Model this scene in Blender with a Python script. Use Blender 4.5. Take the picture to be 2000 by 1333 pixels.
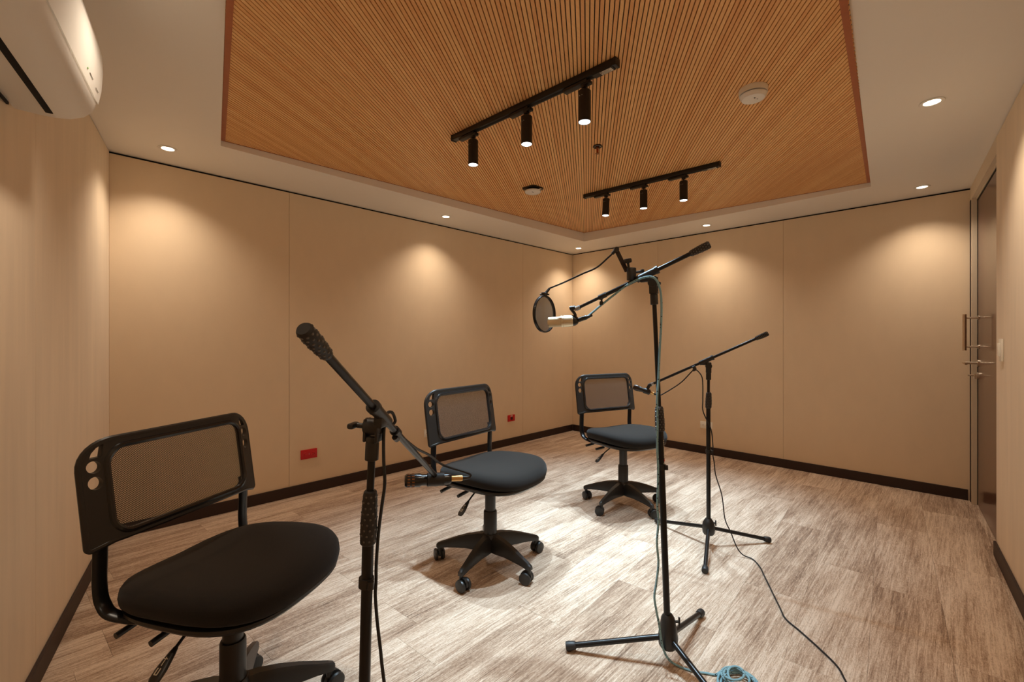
import bpy, bmesh, math, random
from mathutils import Vector as V, Matrix as M

for o in list(bpy.data.objects): bpy.data.objects.remove(o)
S = bpy.context.scene
COL = S.collection
R = math.radians
random.seed(7)

# ------------------------------------------------------------------ camera, world, exposure
cam = bpy.data.cameras.new('camera'); cam.sensor_width = 36; cam.lens = 873 / 2000 * 36
cam.shift_y = -2.5 / 2000; cam.clip_start = .02
camo = bpy.data.objects.new('camera', cam); COL.objects.link(camo)
camo.location = (0, 0, 1.235); camo.rotation_euler = (R(90), 0, R(44.72 - 90))
S.camera = camo
w = bpy.data.worlds.new('world'); S.world = w; w.use_nodes = True
w.node_tree.nodes['Background'].inputs[0].default_value = (.02, .016, .012, 1)
S.view_settings.view_transform = 'Standard'; S.view_settings.look = 'None'
S.view_settings.exposure = 0; S.view_settings.gamma = 1; S.view_settings.use_curve_mapping = False
WARM = (1.0, .84, .665); DOWN_W = 32; DOWN_CONE = 118
COOL = (.60, .83, 1.0); SPOT_W = 138; SPOT_CONE = 73

# ------------------------------------------------------------------ materials
def lin(r, g, b):
    f = lambda c: ((c / 255 + .055) / 1.055) ** 2.4 if c > 10 else c / 255 / 12.92
    return (f(r), f(g), f(b), 1)
def mat(name, col, rough=.5, metal=0, spec=.5, emit=None, estr=0, bump=None, var=None, coat=0, sheen=0):
    m = bpy.data.materials.new(name); m.use_nodes = True
    nt = m.node_tree; b = nt.nodes['Principled BSDF']
    b.inputs['Base Color'].default_value = col; b.inputs['Roughness'].default_value = rough
    b.inputs['Metallic'].default_value = metal; b.inputs['Specular IOR Level'].default_value = spec
    b.inputs['Coat Weight'].default_value = coat; b.inputs['Sheen Weight'].default_value = sheen
    if emit: b.inputs['Emission Color'].default_value = emit; b.inputs['Emission Strength'].default_value = estr
    if var:      # (scale vector, dark factor, detail)
        sc, k, det = var
        n, c = noise(nt, sc, det)
        mx = nt.nodes.new('ShaderNodeMix'); mx.data_type = 'RGBA'
        mx.inputs[6].default_value = tuple(x * k for x in col[:3]) + (1,); mx.inputs[7].default_value = tuple(min(1, x * (2 - k)) for x in col[:3]) + (1,)
        nt.links.new(n.outputs['Fac'], mx.inputs[0]); nt.links.new(mx.outputs[2], b.inputs['Base Color'])
    if bump:     # (scale vector, strength, distance)
        sc, st, di = bump
        n, c = noise(nt, sc, 4)
        bp = nt.nodes.new('ShaderNodeBump'); bp.inputs['Strength'].default_value = st; bp.inputs['Distance'].default_value = di
        nt.links.new(n.outputs['Fac'], bp.inputs['Height']); nt.links.new(bp.outputs['Normal'], b.inputs['Normal'])
    return m
def noise(nt, sc, det=3, rotz=0, rough=.55):
    g = nt.nodes.new('ShaderNodeNewGeometry'); mp = nt.nodes.new('ShaderNodeMapping')
    mp.inputs['Scale'].default_value = sc; mp.inputs['Rotation'].default_value = (0, 0, rotz)
    n = nt.nodes.new('ShaderNodeTexNoise'); n.inputs['Detail'].default_value = det; n.inputs['Scale'].default_value = 1; n.inputs['Roughness'].default_value = rough
    nt.links.new(g.outputs['Position'], mp.inputs['Vector']); nt.links.new(mp.outputs['Vector'], n.inputs['Vector'])
    return n, mp
def ramp(nt, src, stops):
    r = nt.nodes.new('ShaderNodeValToRGB'); e = r.color_ramp.elements
    while len(e) < len(stops): e.new(.5)
    for i, (p, c) in enumerate(stops): e[i].position = p; e[i].color = c
    nt.links.new(src, r.inputs[0]); return r
def math_node(nt, op, a, b=None):
    n = nt.nodes.new('ShaderNodeMath'); n.operation = op
    for i, x in enumerate((a, b)):
        if x is None: continue
        if isinstance(x, (int, float)): n.inputs[i].default_value = x
        else: nt.links.new(x, n.inputs[i])
    return n.outputs[0]

MT = {}
MT['ceiling'] = mat('ceiling_paint', lin(244, 238, 228), .6, bump=((60, 60, 60), .05, .002))
MT['wall'] = mat('wall_suede', lin(238, 214, 182), .85, var=((9, 9, 5), .955, 5), bump=((160, 160, 160), .12, .002), sheen=.15)
MT['wall_streak'] = mat('wall_suede_streaked', lin(238, 216, 186), .85, var=((14, 14, 1.6), .88, 6), bump=((120, 120, 30), .2, .002), sheen=.15)
MT['wall_core'] = mat('wall_core', lin(150, 125, 100), .9)
MT['black_gap'] = mat('black_gap', lin(14, 11, 10), .9)
MT['base'] = mat('baseboard_brown', lin(46, 27, 20), .55)
MT['subfloor'] = mat('subfloor', lin(104, 88, 77), .95)
MT['trimwood'] = mat('trim_wood', lin(172, 98, 60), .45, var=((30, 30, 30), .85, 4))
MT['black_plastic'] = mat('black_plastic', lin(33, 30, 27), .40, bump=((900, 900, 900), .06, .0005))
MT['black_gloss'] = mat('black_gloss', lin(28, 26, 25), .22)
MT['steel_black'] = mat('black_steel', lin(24, 23, 23), .3, metal=.25)
MT['rubber'] = mat('black_rubber', lin(34, 32, 31), .5)
MT['fabric'] = mat('seat_fabric', lin(34, 29, 25), .95, spec=.2, var=((600, 600, 600), .6, 2), bump=((700, 700, 700), .4, .001), sheen=.06)
MT['track'] = mat('track_black', lin(18, 16, 15), .45)
MT['white_plastic'] = mat('white_plastic', lin(238, 234, 226), .35)
MT['cream_plastic'] = mat('cream_plastic', lin(252, 246, 232), .4)
MT['grey_line'] = mat('grey_line', lin(120, 112, 100), .6)
MT['red'] = mat('red_plastic', lin(205, 22, 26), .4)
MT['dark_slot'] = mat('dark_slot', lin(50, 10, 8), .6)
MT['chrome'] = mat('brushed_nickel', lin(205, 190, 172), .28, metal=1)
MT['gold'] = mat('gold_metal', lin(214, 176, 116), .3, metal=1)
MT['champagne'] = mat('champagne_metal', lin(226, 214, 186), .33, metal=.85)
MT['champ_grille'] = mat('champagne_grille', lin(206, 192, 160), .5, metal=.7, bump=((1500, 1500, 1500), .6, .001))
MT['door'] = mat('door_brown', lin(92, 58, 44), .28, coat=.3)
MT['jamb'] = mat('jamb_paint', lin(226, 208, 182), .55)
MT['cable'] = mat('black_cable', lin(20, 19, 19), .55)
MT['lens_warm'] = mat('lens_warm', (1, .9, .75, 1), .4, emit=(1, .86, .66, 1), estr=9)
MT['lens_cool'] = mat('lens_cool', (1, 1, 1, 1), .4, emit=(.96, 1, 1, 1), estr=6)
MT['print_white'] = mat('print_white', lin(215, 205, 185), .6)
MT['print_red'] = mat('print_red', lin(200, 30, 36), .6)
MT['stud_glint'] = mat('grip_stud', lin(92, 85, 77), .32)  # lighter than the rubber: highlights on the studs put into their colour
MT['led'] = mat('led_green', lin(120, 190, 90), .4)
MT['silver'] = mat('silver_joint', lin(170, 168, 165), .35, metal=.8)
MT['brass'] = mat('sprinkler_brass', lin(150, 100, 62), .35, metal=.9)
MT['glassred'] = mat('sprinkler_bulb', lin(190, 60, 40), .15)
MT['dark_metal'] = mat('dark_chrome', lin(70, 62, 58), .3, metal=.8)

def slat_mat():
    m = bpy.data.materials.new('slat_wood'); m.use_nodes = True; nt = m.node_tree; b = nt.nodes['Principled BSDF']
    b.inputs['Roughness'].default_value = .5
    oi = nt.nodes.new('ShaderNodeObjectInfo')
    n, mp = noise(nt, (3, 160, 160), 4, R(-35.16))
    f = math_node(nt, 'ADD', math_node(nt, 'MULTIPLY', n.outputs['Fac'], .6), math_node(nt, 'MULTIPLY', oi.outputs['Random'], .4))
    r = ramp(nt, f, [(.2, lin(228, 164, 102)), (.8, lin(247, 196, 132))])
    nt.links.new(r.outputs[0], b.inputs['Base Color'])
    return m
MT['slat'] = slat_mat()
MT['slat_back'] = mat('slat_backing', lin(38, 20, 14), .9)

def carpet_mat():
    m = bpy.data.materials.new('carpet_plank'); m.use_nodes = True; nt = m.node_tree; b = nt.nodes['Principled BSDF']
    b.inputs['Roughness'].default_value = .95; b.inputs['Specular IOR Level'].default_value = .15; b.inputs['Sheen Weight'].default_value = .2
    oi = nt.nodes.new('ShaderNodeObjectInfo')
    off = nt.nodes.new('ShaderNodeCombineXYZ')
    rnd = math_node(nt, 'MULTIPLY', oi.outputs['Random'], 37)
    nt.links.new(rnd, off.inputs[0]); nt.links.new(rnd, off.inputs[2])
    def nz(sc, det, rough=.6):
        n, mp = noise(nt, sc, det, R(-4.6), rough); nt.links.new(off.outputs[0], mp.inputs['Location']); return n.outputs['Fac']
    streak = nz((2.4, 80, 1), 8, .74)
    fine = nz((9, 190, 1), 4, .7)
    dash = nz((16, 330, 1), 2, .6)
    patch = nz((1.8, 10, 1), 4, .55)
    speck = nz((420, 420, 1), 2, .8)
    speck2 = nz((80, 190, 1), 3, .8)
    f = math_node(nt, 'MULTIPLY', streak, .32)
    for src, k in ((fine, .26), (patch, .26), (speck, .20), (speck2, .22), (oi.outputs['Random'], .045)):
        f = math_node(nt, 'ADD', f, math_node(nt, 'MULTIPLY', src, k))
    # thin pale yarn dashes
    f = math_node(nt, 'ADD', f, math_node(nt, 'MULTIPLY', math_node(nt, 'MAXIMUM', math_node(nt, 'SUBTRACT', dash, .60), 0), .9))
    r = ramp(nt, f, [(.505, lin(92, 69, 55)), (.585, lin(147, 119, 98)), (.645, lin(184, 156, 132)), (.74, lin(226, 204, 182))])
    nt.links.new(r.outputs[0], b.inputs['Base Color'])
    bp = nt.nodes.new('ShaderNodeBump'); bp.inputs['Strength'].default_value = .35; bp.inputs['Distance'].default_value = .002
    nt.links.new(f, bp.inputs['Height']); nt.links.new(bp.outputs['Normal'], b.inputs['Normal'])
    return m
MT['carpet'] = carpet_mat()

def net_mat(name, col, pitch, hole, ax=('Y', 'Z'), rot=45):
    """woven net: round holes on a regular grid (object space)"""
    m = bpy.data.materials.new(name); m.use_nodes = True; nt = m.node_tree; b = nt.nodes['Principled BSDF']
    b.inputs['Base Color'].default_value = col; b.inputs['Roughness'].default_value = .6
    tc = nt.nodes.new('ShaderNodeTexCoord'); sx = nt.nodes.new('ShaderNodeSeparateXYZ'); nt.links.new(tc.outputs['Object'], sx.inputs[0])
    a, c = sx.outputs[ax[0]], sx.outputs[ax[1]]
    cs, sn = math.cos(R(rot)), math.sin(R(rot))
    u = math_node(nt, 'ADD', math_node(nt, 'MULTIPLY', a, cs / pitch), math_node(nt, 'MULTIPLY', c, sn / pitch))
    v = math_node(nt, 'SUBTRACT', math_node(nt, 'MULTIPLY', c, cs / pitch), math_node(nt, 'MULTIPLY', a, sn / pitch))
    def d(x): return math_node(nt, 'ABSOLUTE', math_node(nt, 'SUBTRACT', math_node(nt, 'FRACT', x), .5))
    mx = math_node(nt, 'MAXIMUM', d(u), d(v))
    h = math_node(nt, 'LESS_THAN', mx, hole)
    tr = nt.nodes.new('ShaderNodeBsdfTransparent'); ms = nt.nodes.new('ShaderNodeMixShader')
    nt.links.new(h, ms.inputs[0]); nt.links.new(b.outputs[0], ms.inputs[1]); nt.links.new(tr.outputs[0], ms.inputs[2])
    nt.links.new(ms.outputs[0], nt.nodes['Material Output'].inputs['Surface'])
    return m
MT['net'] = net_mat('chair_net', lin(40, 37, 36), .0042, .325)
MT['pop_net'] = net_mat('pop_filter_net', lin(66, 61, 56), .0016, .355, ('X', 'Y'), 20)

def braid_mat():
    m = bpy.data.materials.new('blue_braid'); m.use_nodes = True; nt = m.node_tree; b = nt.nodes['Principled BSDF']
    b.inputs['Roughness'].default_value = .75
    vo = nt.nodes.new('ShaderNodeTexVoronoi'); vo.inputs['Scale'].default_value = 95
    g = nt.nodes.new('ShaderNodeNewGeometry'); nt.links.new(g.outputs['Position'], vo.inputs['Vector'])
    r = ramp(nt, vo.outputs['Distance'], [(.20, lin(24, 28, 32)), (.27, lin(128, 164, 172))])
    nt.links.new(r.outputs[0], b.inputs['Base Color'])
    return m
MT['braid'] = braid_mat()

# ------------------------------------------------------------------ mesh helpers
def new(): return bmesh.new()
def merge(dst, src, mtx=None):
    if mtx is not None: bmesh.ops.transform(src, matrix=mtx, verts=src.verts)
    mp = {v: dst.verts.new(v.co) for v in src.verts}
    for f in src.faces:
        try: dst.faces.new([mp[v] for v in f.verts])
        except ValueError: pass
    src.free(); return dst
def box(c, s, bev=0, seg=2, mtx=None):
    bm = new(); bmesh.ops.create_cube(bm, size=1)
    bmesh.ops.scale(bm, vec=V(s), verts=bm.verts)
    if bev: bmesh.ops.bevel(bm, geom=bm.edges[:], offset=bev, segments=seg, affect='EDGES', profile=.5)
    bmesh.ops.translate(bm, vec=V(c), verts=bm.verts)
    if mtx is not None: bmesh.ops.transform(bm, matrix=mtx, verts=bm.verts)
    return bm
def frame_of(d, upv=(0, 0, 1)):
    d = V(d).normalized(); u = V(upv)
    if abs(d.dot(u)) > .98: u = V((1, 0, 0))
    x = u.cross(d).normalized(); y = d.cross(x); return x, y, d
def along(p0, p1, upv=(0, 0, 1)):
    x, y, d = frame_of(V(p1) - V(p0), upv)
    m = M((x, y, d)).transposed().to_4x4(); m.translation = V(p0); return m
def lathe(prof, seg=24, mtx=None, cap=True):
    bm = new(); rings = []
    for r, z in prof:
        if r < 1e-6: rings.append([bm.verts.new((0, 0, z))])
        else: rings.append([bm.verts.new((r * math.cos(2 * math.pi * i / seg), r * math.sin(2 * math.pi * i / seg), z)) for i in range(seg)])
    for a, b in zip(rings, rings[1:]):
        for i in range(seg):
            j = (i + 1) % seg
            q = [a[i % len(a)], a[j % len(a)], b[j % len(b)], b[i % len(b)]]
            q = [v for k, v in enumerate(q) if v not in q[:k]]
            if len(q) >= 3: bm.faces.new(q)
    if not cap:      # close the profile into a ring
        a, b = rings[-1], rings[0]
        for i in range(seg): bm.faces.new((a[i], a[(i + 1) % seg], b[(i + 1) % seg], b[i]))
    for rr in (rings[0], rings[-1]) if cap else ():
        if len(rr) > 2: bm.faces.new(rr)
    bmesh.ops.recalc_face_normals(bm, faces=bm.faces)
    if mtx is not None: bmesh.ops.transform(bm, matrix=mtx, verts=bm.verts)
    return bm
def rod(p0, p1, r, r2=None, seg=16):
    L = (V(p1) - V(p0)).length
    return lathe([(r, 0), (r if r2 is None else r2, L)], seg, along(p0, p1))
def catmull(pts, n=8):
    P = [V(p) for p in pts]; P = [P[0] * 2 - P[1]] + P + [P[-1] * 2 - P[-2]]; out = []
    for i in range(1, len(P) - 2):
        a, b, c, d = P[i - 1:i + 3]
        for k in range(n):
            t = k / n; t2 = t * t; t3 = t2 * t
            out.append(.5 * ((2 * b) + (c - a) * t + (2 * a - 5 * b + 4 * c - d) * t2 + (3 * b - a - 3 * c + d) * t3))
    out.append(P[-2]); return out
def tube(path, r, seg=10, ell=None, upv=(0, 0, 1), closed=False):
    """tube along a path; ell=(a,b) gives an oval section in the (side, up) frame"""
    path = [V(p) for p in path]; bm = new(); rings = []; n = len(path)
    x0 = None
    for i, p in enumerate(path):
        if closed: d = path[(i + 1) % n] - path[i - 1]
        else: d = path[min(i + 1, n - 1)] - path[max(i - 1, 0)]
        d.normalize()
        if x0 is None: x, y, _ = frame_of(d, upv)
        else:
            x = (x0 - d * x0.dot(d)).normalized(); y = d.cross(x)
        x0 = x
        rr = r[i] if isinstance(r, (list, tuple)) else r
        a, b = (rr, rr) if ell is None else ell
        rings.append([bm.verts.new(p + x * a * math.cos(2 * math.pi * k / seg) + y * b * math.sin(2 * math.pi * k / seg)) for k in range(seg)])
    pairs = list(zip(rings, rings[1:])) + ([(rings[-1], rings[0])] if closed else [])
    for a, b in pairs:
        for k in range(seg):
            j = (k + 1) % seg; bm.faces.new((a[k], a[j], b[j], b[k]))
    if not closed: bm.faces.new(rings[0][::-1]); bm.faces.new(rings[-1])
    bmesh.ops.recalc_face_normals(bm, faces=bm.faces); return bm
def prism(poly, z0, z1):
    bm = new(); a = [bm.verts.new((x, y, z0)) for x, y in poly]; b = [bm.verts.new((x, y, z1)) for x, y in poly]
    bm.faces.new(a); bm.faces.new(b)
    for i in range(len(poly)):
        j = (i + 1) % len(poly); bm.faces.new((a[i], a[j], b[j], b[i]))
    bmesh.ops.recalc_face_normals(bm, faces=bm.faces); return bm
def extrude_profile(prof, p0, p1, xdir, zdir=(0, 0, 1)):
    """closed 2-D profile (x along xdir, z along zdir) swept from p0 to p1"""
    bm = new(); xd = V(xdir).normalized(); zd = V(zdir); rows = []
    for p in (V(p0), V(p1)): rows.append([bm.verts.new(p + xd * a + zd * b) for a, b in prof])
    n = len(prof)
    for i in range(n):
        j = (i + 1) % n; bm.faces.new((rows[0][i], rows[0][j], rows[1][j], rows[1][i]))
    bm.faces.new(rows[0]); bm.faces.new(rows[1])
    bmesh.ops.recalc_face_normals(bm, faces=bm.faces); return bm
def rrect(w, h, r, n=6, cx=0, cy=0):
    out = []
    for k, (sx, sy) in enumerate(((1, 1), (-1, 1), (-1, -1), (1, -1))):
        rr = r[k] if isinstance(r, (list, tuple)) else r
        for i in range(n + 1):
            a = R(90 * k + 90 * i / n)
            out.append((cx + sx * (w / 2 - rr) + rr * math.cos(a), cy + sy * (h / 2 - rr) + rr * math.sin(a)))
    return out
def plate(outer, holes, thick):
    """flat plate with holes in (y,z), thickness along x, centred"""
    bm = new(); es = []
    for loop in [outer] + holes:
        vs = [bm.verts.new((-thick / 2, y, z)) for y, z in loop]
        es += [bm.edges.new((vs[i], vs[(i + 1) % len(vs)])) for i in range(len(vs))]
    bmesh.ops.triangle_fill(bm, use_beauty=True, use_dissolve=False, edges=es)
    r = bmesh.ops.extrude_face_region(bm, geom=bm.faces[:])
    bmesh.ops.translate(bm, vec=(thick, 0, 0), verts=[v for v in r['geom'] if isinstance(v, bmesh.types.BMVert)])
    bmesh.ops.recalc_face_normals(bm, faces=bm.faces); return bm
def obj(name, bm, m, parent=None, smooth=True, ang=35):
    me = bpy.data.meshes.new(name); bm.to_mesh(me); bm.free()
    if m: me.materials.append(MT[m] if isinstance(m, str) else m)
    if smooth: me.shade_smooth(); me.set_sharp_from_angle(angle=R(ang))
    o = bpy.data.objects.new(name, me); COL.objects.link(o)
    if parent: o.parent = parent
    return o
def thing(name, label, cat, loc=(0, 0, 0), rotz=0, group=None):
    o = bpy.data.objects.new(name, None); COL.objects.link(o); o.empty_display_size = .1
    o.location = loc; o.rotation_euler = (0, 0, rotz); o['label'] = label; o['category'] = cat
    if group: o['group'] = group
    return o
def tag(o, label, cat, group=None):
    o['label'] = label; o['category'] = cat
    if group: o['group'] = group
    return o
def struct(name, bm, m, label=None, smooth=False):
    o = obj(name, bm, m, None, smooth); o['kind'] = 'structure'
    if label: o['label'] = label
    return o
def inst(src, parent, loc=None, rot=None, scale=None):
    o = src.copy(); COL.objects.link(o); o.parent = parent
    if loc is not None: o.location = loc
    if rot is not None: o.rotation_euler = rot
    if scale is not None: o.scale = scale
    return o
def copy_tree(o, parent=None):
    c = o.copy(); COL.objects.link(c); c.parent = parent
    for ch in [x for x in bpy.data.objects if x.parent == o]: copy_tree(ch, c)
    return c
def clip(poly, a, b):
    """keep the part of poly left of the line a->b"""
    out = []; side = lambda p: (b[0] - a[0]) * (p[1] - a[1]) - (b[1] - a[1]) * (p[0] - a[0])
    for i in range(len(poly)):
        p, q = poly[i], poly[(i + 1) % len(poly)]; sp, sq = side(p), side(q)
        if sp >= 0: out.append(p)
        if sp * sq < 0: t = sp / (sp - sq); out.append((p[0] + t * (q[0] - p[0]), p[1] + t * (q[1] - p[1])))
    return out
def clip_poly(poly, room):
    for i in range(len(room)):
        poly = clip(poly, room[i], room[(i + 1) % len(room)])
        if len(poly) < 3: return []
    return poly

# ------------------------------------------------------------------ room shell
H = 2.40
NEAR, BR, FAR, AL = (-.629, -.4945), (4.91, -.085), (4.91, 3.70), (.21, 3.70)
ROOM = [NEAR, BR, FAR, AL]                      # counter-clockwise
def outset(poly, d):
    n = len(poly); out = []
    for i in range(n):
        p0, p1, p2 = V(poly[i - 1]), V(poly[i]), V(poly[(i + 1) % n])
        d1 = (p1 - p0).normalized(); d2 = (p2 - p1).normalized()
        n1 = V((d1.y, -d1.x)); n2 = V((d2.y, -d2.x))
        k = d / (1 + n1.dot(n2)); q = p1 + (n1 + n2) * k; out.append((q.x, q.y))
    return out
OUT = outset(ROOM, .16)
# floor: carpet planks on a base
floor = struct('floor', prism(OUT, -.10, -.004), 'subfloor', 'grey-brown carpet plank floor with streaks')
pa = R(4.6); pd = V((math.cos(pa), math.sin(pa))); pn = V((-pd.y, pd.x))
PW, PL, GAP = .25, 1.0, .0004
for row in range(-4, 18):
    sh = (row * .37 + .13 * (row % 3)) % 1.0
    for k in range(-3, 8):
        a0, b0 = (k + sh) * PL, row * PW + .06
        q = []
        for a, b in ((a0 + GAP, b0 + GAP), (a0 + PL - GAP, b0 + GAP), (a0 + PL - GAP, b0 + PW - GAP), (a0 + GAP, b0 + PW - GAP)):
            p = pd * a + pn * b; q.append((p.x, p.y))
        q = clip_poly(q, ROOM)
        if len(q) >= 3: obj('carpet_plank', prism(q, -.004, 0), 'carpet', floor, False)

# ceiling soffit ring with sloping slatted panel in its opening
LC, FC, RC = (.676, 3.131), (4.364, 3.121), (4.333, .452)
def lerp2(a, b, t): return (a[0] + (b[0] - a[0]) * t, a[1] + (b[1] - a[1]) * t)
LN, RN = (.676 - .205 * 2.15, 3.131 - 2.15), (4.333 - .997 * 3.22, .452 - .0795 * 3.22)   # near ends of the two splayed sides
OPEN = [LN, RN, RC, FC, LC]                      # ccw
def panel_z(x, y): return H + .033 + .0318 * ((x - .676) * .591 + (y - 3.131) * .8068)
bm = new()
o_ = [(-.63 - .1, -.56), (5.05, -.2), (5.05, 3.85), (.1, 3.85)]
def quad_strip(bm, z0, z1):
    # ring built as five quads plus fillers, extruded
    outer = outset(ROOM, .15)
    seq = [(outer[0], OPEN[0]), (outer[0], OPEN[1]), (outer[1], OPEN[2]), (outer[2], OPEN[3]), (outer[3], OPEN[4])]
    n = len(seq); vo = {}
    def vv(p, z):
        k = (round(p[0], 4), round(p[1], 4), z)
        if k not in vo: vo[k] = bm.verts.new((p[0], p[1], z))
        return vo[k]
    for z in (z0, z1):
        for i in range(n):
            a, b = seq[i], seq[(i + 1) % n]
            q = [vv(a[0], z), vv(b[0], z), vv(b[1], z), vv(a[1], z)]
            q = [v for k, v in enumerate(q) if v not in q[:k]]
            bm.faces.new(q)
    for i in range(n):
        a, b = seq[i], seq[(i + 1) % n]
        bm.faces.new((vv(a[1], z0), vv(b[1], z0), vv(b[1], z1), vv(a[1], z1)))
        if a[0] != b[0]: bm.faces.new((vv(a[0], z0), vv(b[0], z0), vv(b[0], z1), vv(a[0], z1)))
    bmesh.ops.recalc_face_normals(bm, faces=bm.faces)
quad_strip(bm, H, H + .15)
ceiling = struct('ceiling', bm, 'ceiling', 'white painted soffit around a recessed wooden slat panel')
# lid above
obj('ceiling_slab', prism(OUT, H + .15, H + .2), 'ceiling', ceiling, False)
# backing board (follows the panel slope)
bm = new()
ob = outset(OPEN, -.001)
lo = [bm.verts.new((x, y, panel_z(x, y) + .012)) for x, y in ob]; hi = [bm.verts.new((x, y, panel_z(x, y) + .03)) for x, y in ob]
bm.faces.new(lo); bm.faces.new(hi)
for i in range(5): bm.faces.new((lo[i], lo[(i + 1) % 5], hi[(i + 1) % 5], hi[i]))
bmesh.ops.recalc_face_normals(bm, faces=bm.faces)
panel = obj('acoustic_panel', bm, 'slat_back', ceiling, False)
sa = R(35.16); sd = V((math.cos(sa), math.sin(sa))); sn = V((-sd.y, sd.x))
PITCH, SW, ST = .0168, .0130, .012
slope = .0318 * (sd.x * .591 + sd.y * .8068)
cross = .0318 * (sn.x * .591 + sn.y * .8068)
proj = [V(p).dot(sn) for p in OPEN]
unit = None; i = 0; t = min(proj) + PITCH * .5
INN = outset(OPEN, -.0015)
while t < max(proj):
    # intersect the slat's centre line with the opening
    hits = []
    for k in range(5):
        p, q = V(INN[k]), V(INN[(k + 1) % 5]); a, b = p.dot(sn) - t, q.dot(sn) - t
        if a * b < 0: hits.append((p + (q - p) * (a / (a - b))).dot(sd))
    if len(hits) == 2:
        a, b = min(hits), max(hits)
        # keep square ends inside the opening
        a += .004; b -= .004
        if b - a > .02:
            mid = sd * ((a + b) / 2) + sn * t
            if unit is None:
                unit = obj('slat', box((0, 0, 0), (1, 1, 1)), 'slat', panel, False); o = unit
            else: o = unit.copy(); COL.objects.link(o); o.parent = panel
            o.location = (mid.x, mid.y, panel_z(mid.x, mid.y) + ST / 2)
            xa = V((sd.x, sd.y, slope)).normalized(); ya = V((sn.x, sn.y, cross)); ya = (ya - xa * ya.dot(xa)).normalized(); za = xa.cross(ya)
            o.rotation_euler = M((xa, ya, za)).transposed().to_euler()
            o.scale = ((b - a), SW, ST)
    t += PITCH
# border strips of the panel
for k in range(5):
    p, q = V(INN[k]), V(INN[(k + 1) % 5]); d = (q - p).normalized(); nn = V((-d.y, d.x))
    wd = .022 if k in (0, 1, 4) else .007
    poly = [p, q, q + nn * wd - d * 0, p + nn * wd]
    bm = new()
    vl = [bm.verts.new((c.x, c.y, panel_z(c.x, c.y) - .0015)) for c in poly]; vh = [bm.verts.new((c.x, c.y, panel_z(c.x, c.y) + .02)) for c in poly]
    bm.faces.new(vl); bm.faces.new(vh)
    for i in range(4): bm.faces.new((vl[i], vl[(i + 1) % 4], vh[(i + 1) % 4], vh[i]))
    bmesh.ops.recalc_face_normals(bm, faces=bm.faces)
    obj('trim_strip', bm, 'trimwood', panel, False)

# walls -------------------------------------------------------------
BH = .083
def wall_axes(p0, p1):
    p0, p1 = V(p0), V(p1); d = (p1 - p0).normalized(); n_in = V((-d.y, d.x)); return p0, d, n_in, (p1 - p0).length
def wbox(ax, s0, s1, z0, z1, e0, e1, bev=0):
    """box on a wall: s along it, e = distance into the room (negative = behind the wall face)"""
    p0, d, n, L = ax
    m = M(((d.x, n.x, 0, p0.x), (d.y, n.y, 0, p0.y), (0, 0, 1, 0), (0, 0, 0, 1)))
    return box(((s0 + s1) / 2, (e0 + e1) / 2, (z0 + z1) / 2), (s1 - s0, e1 - e0, z1 - z0), bev, 2, m)
def wall(name, p0, p1, seams, m, label, zt=H - .013, top='black_gap', ext=.1):
    ax = wall_axes(p0, p1); L = ax[3]
    o = struct(name, wbox(ax, -ext, L + ext, -.1, H + .2, -.16, -.022), 'wall_core', label)
    cuts = [0] + seams + [L]
    for a, b in zip(cuts, cuts[1:]):
        obj('wall_panel', wbox(ax, a + (.001 if a else 0), b - (.001 if b < L else 0), .0, zt, -.0215, 0, .0012), m, o, False)
    obj('shadow_gap', wbox(ax, 0, L, zt + .0005, H - .0005, -.021, -.012), top, o, False)
    b = struct('baseboard_' + name[5:], wbox(ax, .012, L - .012, .001, BH, .0005, .012, .002), 'base', 'dark brown baseboard')
    return o, ax
wA, axA = wall('wall_back_left', FAR, AL, [FAR[0] - 3.921, FAR[0] - 1.259], 'wall', 'beige fabric wall with red outlets')
wB, axB = wall('wall_back_right', BR, FAR, [1.175 + .085, 2.463 + .085], 'wall', 'beige fabric wall behind the far microphone stand')
sL = math.hypot(.21 + .062, 3.7 - 2.338)
wL, axL = wall('wall_left', AL, NEAR, [sL, sL + 1.22, sL + 2.44], 'wall_streak', 'streaked beige suede wall under the air conditioner', H - .004)
# right wall with door opening
axR = wall_axes(NEAR, BR); LR = axR[3]
def sR(x): return (x - NEAR[0]) / axR[1].x
S0, S1 = sR(3.767), sR(4.82); DH = 2.298
bm = wbox(axR, -.1, S0 - .02, -.1, H + .2, -.16, -.022)
merge(bm, wbox(axR, S0 - .02, LR + .1, DH + .02, H + .2, -.16, -.022)); merge(bm, wbox(axR, S1 + .04, LR + .1, -.1, DH + .02, -.16, -.022))
wR = struct('wall_right', bm, 'wall_core', 'streaked beige wall with the light switch and the door')
for a, b in ((0, 1.3), (1.3, 2.6), (2.6, S0)):
    obj('wall_panel', wbox(axR, a + .001, b - .001, 0, H - .004, -.0215, 0, .0012), 'wall_streak', wR, False)
obj('wall_panel', wbox(axR, S0, LR - .001, DH, H - .001, -.0215, 0), 'jamb', wR, False)
struct('baseboard_right', wbox(axR, .012, S0 - .001, .001, BH, .0005, .012, .002), 'base', 'dark brown baseboard')
struct('trim_1', wbox(axR, S1 + .042, LR - .004, .001, DH - .001, -.021, .003), 'base', 'dark brown strip between the door jamb and the corner')

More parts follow.
